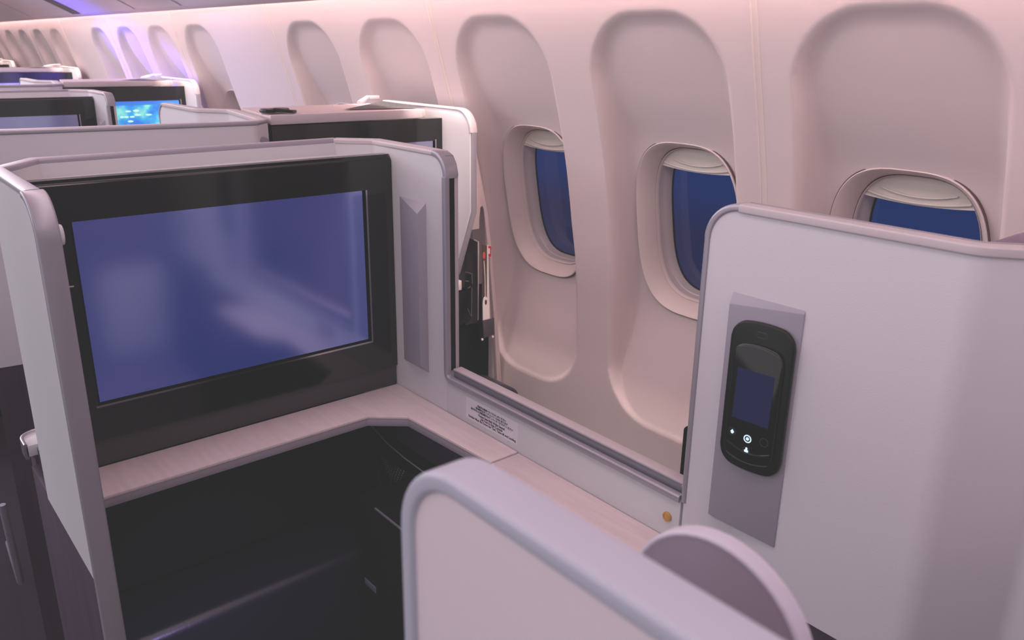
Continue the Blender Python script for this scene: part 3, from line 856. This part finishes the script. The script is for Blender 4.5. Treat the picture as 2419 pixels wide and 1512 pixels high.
# window seat headrest peeping over the handset shell, and its belt edge behind the divider
t = thing('passenger_seat', (.2, -1.25, 0), 'plum fabric window seat headrest showing over the right end of the handset shell', 'seat')
prism('headrest', [(.455, 1.13), (.44, 1.162), (.405, 1.186), (.33, 1.198), (.1, 1.20), (.1, 1.0), (.40, 1.0)], 'y', -1.40, -1.06, M['headrest'], t, .015, 3)
prism('backrest', [(.0, .42), (.14, .42), (.38, 1.02), (.12, 1.02)], 'y', -1.46, -1.0, M['headrest'], t, .03, 3)
prism('seat_cushion', [(.0, .28), (.62, .28), (.64, .44), (.0, .46)], 'y', -1.46, -1.0, M['headrest'], t, .03, 3)
box('seat_base', .05, .55, -1.44, -1.02, 0, .28, M['blackp'], t, .005)
box('side_bolster', .655, .668, -.925, -.893, .70, .90, M['black'], t, .006, 3)

# far ledge of the neighbouring console on the aisle side and the dark timber behind it
t = thing('aisle_ledge', (1.6, -.22, .70), 'small white ledge end with silver edge at the aisle side behind the console wing', 'ledge')
lp = fillet([(1.55, -.30, .732), (1.61, -.30, .732), (1.61, -.185, .732), (1.55, -.185, .732)], [.03, .03], 6)
prism('ledge_top', [(p.x, p.y) for p in lp], 'z', .715, .737, M['white'], t, .002)
box('ledge_support', 1.553, 1.600, -.29, -.197, 0, .715, M['wood'], t, .002)
sweep('ledge_edge', fillet([(1.55, -.186, .726), (1.61, -.186, .726), (1.61, -.30, .726)], [.03], 6), .006, .03, M['steel'], t, .002)

# ------------------------------------------------------------------ the rows ahead (copies)
DX = 2.105
c2 = copy_tree(console); c2.location.x += DX
c2['label'] = 'far white monitor console with dim violet screen at the left, beside the map screen'
for ch in children(c2):
    if ch.name.startswith('bezel'):
        for g in children(ch):
            if g.name.startswith('screen') and 'frame' not in g.name and 'latch' not in g.name:
                g.material_slots[0].link = 'OBJECT'; g.material_slots[0].material = M['screen_dim']
for ch in list(children(c2)):      # the copy is too far off to show its placard and stud
    if ch.name.startswith(('placard', 'brass_stud')):
        for g in list(children(ch)): bpy.data.objects.remove(g)
        bpy.data.objects.remove(ch)

for k, lab in ((1, 'white seat shell with wide low back panel directly behind our monitor console'),
               (2, 'small far white seat shell with rounded upright wing in front of a black monitor')):
    s2 = copy_tree(shell); s2.location.x += DX * k; s2['label'] = lab
    for ch in children(s2):
        if ch.name.startswith('handset_dock'): bpy.data.objects.remove(ch)
    hk = disc('coat_hook', (-.14 + DX * k - .006, -.850, 1.192), .012, .016, 'x', M['trim_dark'], s2, 20, .002)

wl = ['white window seat console with bright blue moving map screen',
      'far window seat console with black bezel left of the violet lit recesses',
      'farthest window seat console at the left edge of the sidewall']
for k in (1, 2, 3):
    w2 = copy_tree(wcon); w2.location.x += 2.13 * k; w2['label'] = wl[k - 1]
    if k == 1:
        for ch in children(w2):
            if ch.name.startswith('bezel'):
                for g in children(ch):
                    if g.name.startswith('screen') and 'frame' not in g.name:
                        g.material_slots[0].link = 'OBJECT'; g.material_slots[0].material = M['map']
                        X = 2.006 + 2.13
                        poly3('map_bar', [(X + .0025, -.94, 1.142), (X + .0025, -1.386, 1.142), (X + .0025, -1.386, 1.16), (X + .0025, -.94, 1.16)], [(0, 1, 2, 3)], M['mapbar'], ch)
                        for (u, v, a, b) in ((-1.15, 1.115, .016, .006), (-1.185, 1.117, .018, .007), (-1.19, 1.098, .020, .006), (-1.24, 1.097, .018, .006), (-1.12, 1.09, .012, .006), (-1.14, 1.09, .012, .006), (-1.165, 1.09, .014, .006), (-1.155, 1.070, .016, .007), (-1.13, 1.045, .02, .006), (-1.25, 1.05, .03, .004)):
                            poly3('map_label', [(X + .002, u + .8 * a * math.cos(q * PI / 5), v + .62 * b * math.sin(q * PI / 5)) for q in range(10)], [tuple(range(10))], M['maplabel'], ch)
# dark items lying on the ledge of the window console
t = thing('headset', (2.1, -.93, 1.25), 'dark headset lying on the pale ledge of the window console, near its left end', 'headset')
bm = bmesh.new()
add_sweep(bm, [(2.06 + .012 * math.sin(k), -.915 - .010 * k, 1.2565 + .003 * math.sin(k * .7)) for k in range(8)], rrect(.018, .008, .003))
finish('headband', bm, M['blackp'], t, 50)
disc('ear_cup', (2.09, -.925, 1.256), .022, .010, 'z', M['leather'], t, 20, .003)
disc('ear_cup', (2.10, -.965, 1.256), .022, .010, 'z', M['leather'], t, 20, .003)

# aisle floor rail seen low at the left
t = thing('seat_rail', (2.3, -.235, 0), 'grey slanted metal foot rail low at the left edge by the dark timber', 'rail')
tube('rail', [(2.46, -.21, .06), (1.99, -.178, .21), (1.985, -.172, .42)], .008, M['trim_dark'], t)

# ------------------------------------------------------------------ lights
def area(name, loc, size, energy, color, target=None, rot=None, shape='RECTANGLE'):
    l = bpy.data.lights.new(name, 'AREA'); l.shape = shape; l.size, l.size_y = size; l.energy = energy; l.color = color
    o = bpy.data.objects.new(name, l); COL.objects.link(o); o.location = loc
    if target is not None:
        o.rotation_euler = (Vector(target) - Vector(loc)).to_track_quat('-Z', 'Y').to_euler()
    return o
# cove wash running along the top of the sidewall
area('cove_light', (4.6, -1.353, 1.80), (11.4, .035), 150, (1.0, .80, .71), target=(4.6, -1.47, .9))
area('cove_lip_light', (4.6, -1.352, 1.60), (11.4, .02), 4.5, (1.0, .82, .76), target=(4.6, -1.40, 1.30))
# broad ceiling light over the aisle, cool lavender, and a pink one toward the sidewall
area('ceiling_light', (4.9, .7, 2.12), (9.5, 1.6), 205, (.95, .91, .99), target=(3.6, .3, 0))
area('pink_wash', (3.6, -.42, 2.06), (9.5, .3), 26, (1.0, .80, .80), target=(3.6, -1.5, .8))
def spot(name, loc, target, energy, color, ang, blend=.6, r=.05):
    l = bpy.data.lights.new(name, 'SPOT'); l.energy = energy; l.color = color; l.spot_size = math.radians(ang); l.spot_blend = blend; l.shadow_soft_size = r
    o = bpy.data.objects.new(name, l); COL.objects.link(o); o.location = loc
    o.rotation_euler = (Vector(target) - Vector(loc)).to_track_quat('-Z', 'Y').to_euler()
area('locker_fill', (3.6, .35, 1.95), (9.0, .2), 14, (1.0, .86, .94), target=(3.6, -1.0, 1.72))  # unseen fill added to brighten the locker undersides
# blue mood light reaching the far sidewall and lockers
spot('blue_mood_light', (6.5, -.72, 1.62), (4.85, -1.52, 1.16), 760, (.09, .05, 1.0), 24, .7)
spot('blue_mood_light_lockers', (5.3, -.25, 1.25), (5.15, -1.05, 1.72), 60, (.10, .06, 1.0), 46, .8)
spot('blue_soft_light', (3.9, -.45, 1.7), (3.45, -1.5, 1.15), 14, (.40, .40, 1.0), 56, 1.0)

spot('footrest_sheen_fill', (.95, -.26, .62), (1.29, -.40, .44), 3.2, (.50, .38, 1.0), 70, 1.0, .02)  # unseen violet spot added for the sheen along the footrest edge
w = bpy.data.worlds.new('cabin_air'); scene.world = w; w.use_nodes = True
bg = w.node_tree.nodes['Background']; bg.inputs['Color'].default_value = (.86, .80, .85, 1); bg.inputs['Strength'].default_value = .66

# ------------------------------------------------------------------ camera
cam = bpy.data.cameras.new('camera'); co = bpy.data.objects.new('camera', cam); COL.objects.link(co)
yaw, pit, rol = math.radians(-40.214), math.radians(-18.367), math.radians(.8603)
f = Vector((math.cos(pit) * math.cos(yaw), math.cos(pit) * math.sin(yaw), math.sin(pit)))
rt = Vector((math.sin(yaw), -math.cos(yaw), 0)); up = rt.cross(f)
r2 = math.cos(rol) * rt + math.sin(rol) * up; u2 = -math.sin(rol) * rt + math.cos(rol) * up
co.matrix_world = Matrix(((r2.x, u2.x, -f.x, 0), (r2.y, u2.y, -f.y, 0), (r2.z, u2.z, -f.z, 1.42), (0, 0, 0, 1)))
cam.sensor_width = 36; cam.sensor_fit = 'HORIZONTAL'; cam.lens = 36 * 1936.26 / 2419
cam.clip_start = .02
cam.dof.use_dof = True; cam.dof.focus_distance = 1.4; cam.dof.aperture_fstop = 9.5
scene.camera = co

scene.view_settings.view_transform = 'Standard'
scene.view_settings.look = 'None'
scene.view_settings.exposure = 0.22
scene.view_settings.use_curve_mapping = True
cm = scene.view_settings.curve_mapping
cm.curves[3].points[0].location = (0.0, 0.020)
cm.curves[3].points[1].location = (1.0, 1.0)
cm.update()
